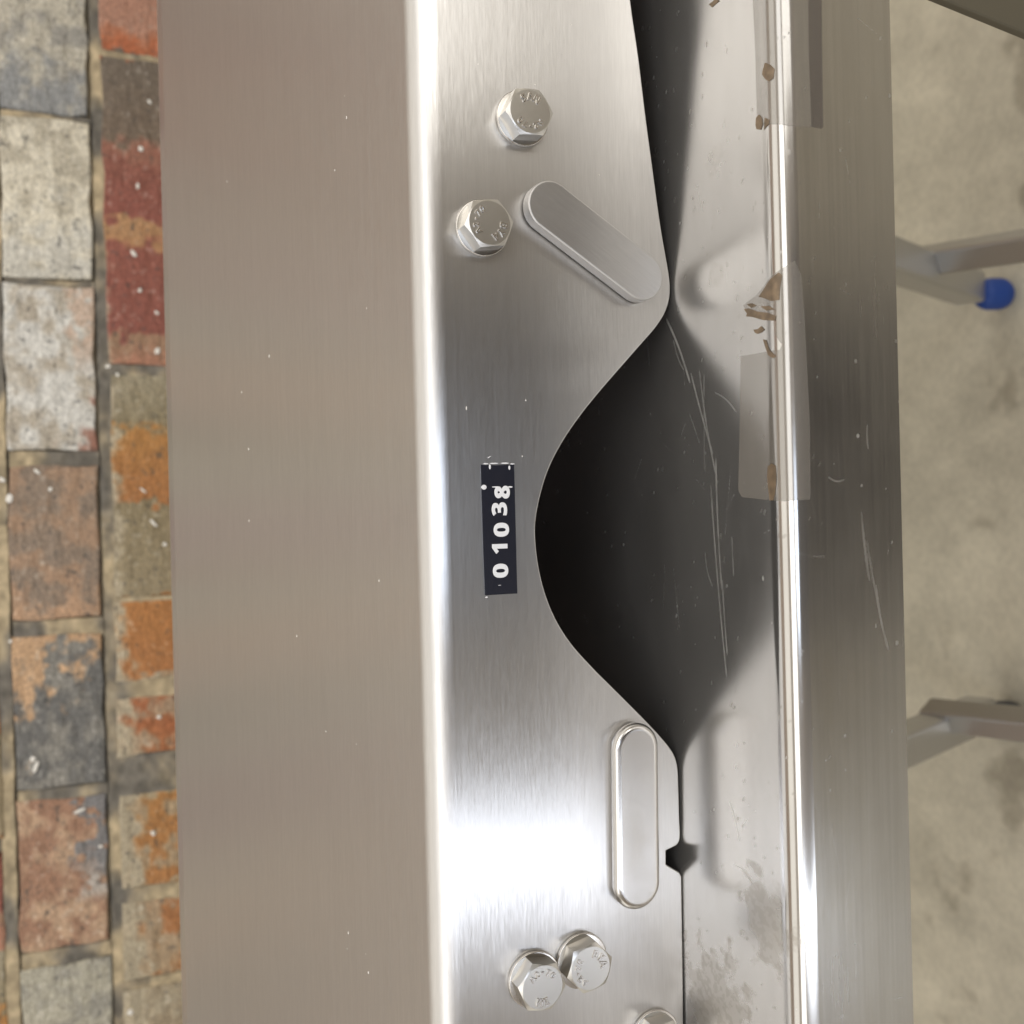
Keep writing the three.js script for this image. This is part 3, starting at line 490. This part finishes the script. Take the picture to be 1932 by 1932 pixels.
// ------------------------------------------------------------ stand below: tubes with rubber feet
function tube(a, b, w, roll = 0) { const L = a.distanceTo(b), g = new RoundedBoxGeometry(w, w, L, 3, w * 0.14); g.rotateZ(roll); g.translate(0, 0, L / 2); const o = new THREE.Object3D(); o.position.copy(a); o.lookAt(b); o.updateMatrix(); g.applyMatrix4(o.matrix); return g; }
{
  const st = thing('tray_stand', 'stainless tube stand with rubber feet under the tray, standing on the floor', 'stand');
  const V = (x, y, z) => new THREE.Vector3(x, y, z);
  for (const [sx, foot] of [[1, M.blue], [-1, M.darkblue]]) {
    const fx = sx > 0 ? 0.150 : -0.150;
    const top = V(fx, YD - 0.004, -0.1), bot = V(fx, 0.03, -0.285);
    part('leg', tube(top, bot, 0.022), M.tube, st);
    const f = new THREE.CapsuleGeometry(0.0112, 0.006, 8, 24); f.rotateX(-0.35); f.translate(bot.x - 0.004, 0.0145, bot.z + 0.006);
    const fm = part('foot', f, foot, st); fm.userData.label = sx > 0 ? 'blue rubber foot' : 'dark rubber foot';
    const a = sx > 0 ? V(0.159, 0.1, -0.262) : V(-0.141, 0.1, -0.262), b = sx > 0 ? V(0.122, 0.075, 0.10) : V(-0.115, 0.075, 0.10);
    part('rail', tube(a, b, 0.0165, 0.55), M.tube, st);
    const ff = new THREE.CylinderGeometry(0.011, 0.013, 0.068, 20); ff.translate(b.x, 0.034, b.z - 0.02); part('foot', ff, foot, st);
  }
}
// ------------------------------------------------------------ dark plate in the corner of the picture
{
  const zp = ZE - 0.0088, o = thing('bracket_plate', 'dark grey metal plate with a slanting edge beside the tray lip, in the corner', 'bracket');
  const P = [[1728, -13], [1960, 82], [2300, 220], [2300, -520], [1600, -560], [1600, -300], [1700, -80]].map(([x, y]) => onZ(x, y, zp)), c = P[0].clone(); o.position.copy(c);
  const sh = new THREE.Shape(P.map((p) => new THREE.Vector2(p.x - c.x, p.y - c.y)));
  part('plate', new THREE.ExtrudeGeometry(sh, { depth: 0.002, bevelEnabled: true, bevelSize: 0.0005, bevelThickness: 0.0005, bevelSegments: 2 }), M.plate, o);
}

// ------------------------------------------------------------ unseen things behind the camera: rear wall with openings, dark box for reflections
{
  const zr = REAR + 0.06, wall = thing('unseen_rear_wall', 'pale plastered wall out of view behind the camera, holding the openings that light the steel', 'wall');
  const sh = new THREE.Shape([[-1.8, 0], [1.8, 0], [1.8, 2.6], [-1.8, 2.6]].map(([x, y]) => new THREE.Vector2(x, y)));
  for (const [, x0, x1, y0, y1] of OPENINGS) sh.holes.push(new THREE.Path([[x0, y0], [x0, y1], [x1, y1], [x1, y0]].map(([x, y]) => new THREE.Vector2(x, y))));
  const g = new THREE.ExtrudeGeometry(sh, { depth: 0.12, bevelEnabled: false }); g.translate(0, 0, zr - 0.06);
  part('plaster', g, new THREE.MeshStandardMaterial({ color: rgb(0.52, 0.48, 0.42), roughness: 0.9 }), wall);
  for (const [name, x0, x1, y0, y1, L, c, label, cat] of OPENINGS) {
    const w = thing(name, label, cat, [(x0 + x1) / 2, y0, zr]);
    const W = x1 - x0, Hh = y1 - y0, fr = [];
    const bar = (a, b, cx, cy) => { const q = new THREE.BoxGeometry(a, b, 0.05); q.translate(cx, cy, 0); fr.push(q); };
    bar(W - 0.004, 0.012, 0, 0.008); bar(W - 0.004, 0.012, 0, Hh - 0.008); bar(0.012, Hh - 0.03, -W / 2 + 0.008, Hh / 2); bar(0.012, Hh - 0.03, W / 2 - 0.008, Hh / 2);
    part('frame', mergeGeometries(fr), new THREE.MeshStandardMaterial({ color: rgb(0.6, 0.58, 0.55), roughness: 0.6 }), w);
    const pane = new THREE.PlaneGeometry(W - 0.024, Hh - 0.024); pane.rotateY(Math.PI); pane.translate(0, Hh / 2, 0.01);
    part('unseen_window_glow', pane, new THREE.MeshStandardMaterial({ color: 0x000000, emissive: rgb(...c), emissiveIntensity: L * 0.4, roughness: 1 }), w);
    const li = new THREE.RectAreaLight(rgb(...c), L * 0.6, W - 0.024, Hh - 0.024); li.position.set((x0 + x1) / 2, (y0 + y1) / 2, zr - 0.03); li.lookAt((x0 + x1) / 2, (y0 + y1) / 2, -5); li.name = 'unseen_daylight'; scene.add(li);  // area light of each unseen opening, lights steel, bricks and floor
  }
  const cb = thing('body_stand_in', 'dark box standing in for the person behind the camera, darkens reflections in the steel', 'body_stand_in', [0.045, 0, 0.52]);  // stand-in for the person at the camera, darkens the steel reflections
  part('stand_in_block', new RoundedBoxGeometry(0.25, 0.56, 0.16, 2, 0.006).translate(0, 0.285, 0), new THREE.MeshStandardMaterial({ color: rgb(0.10, 0.09, 0.085), roughness: 0.6 }), cb);
  for (const s of [-1, 1]) part('stand_in_panel', new RoundedBoxGeometry(0.115, 0.52, 0.016, 2, 0.004).translate(s * 0.06, 0.285, -0.089), new THREE.MeshStandardMaterial({ color: rgb(0.11, 0.10, 0.095), roughness: 0.6 }), cb);  // front panels of the stand-in box
}
renderer.render(scene, camera);
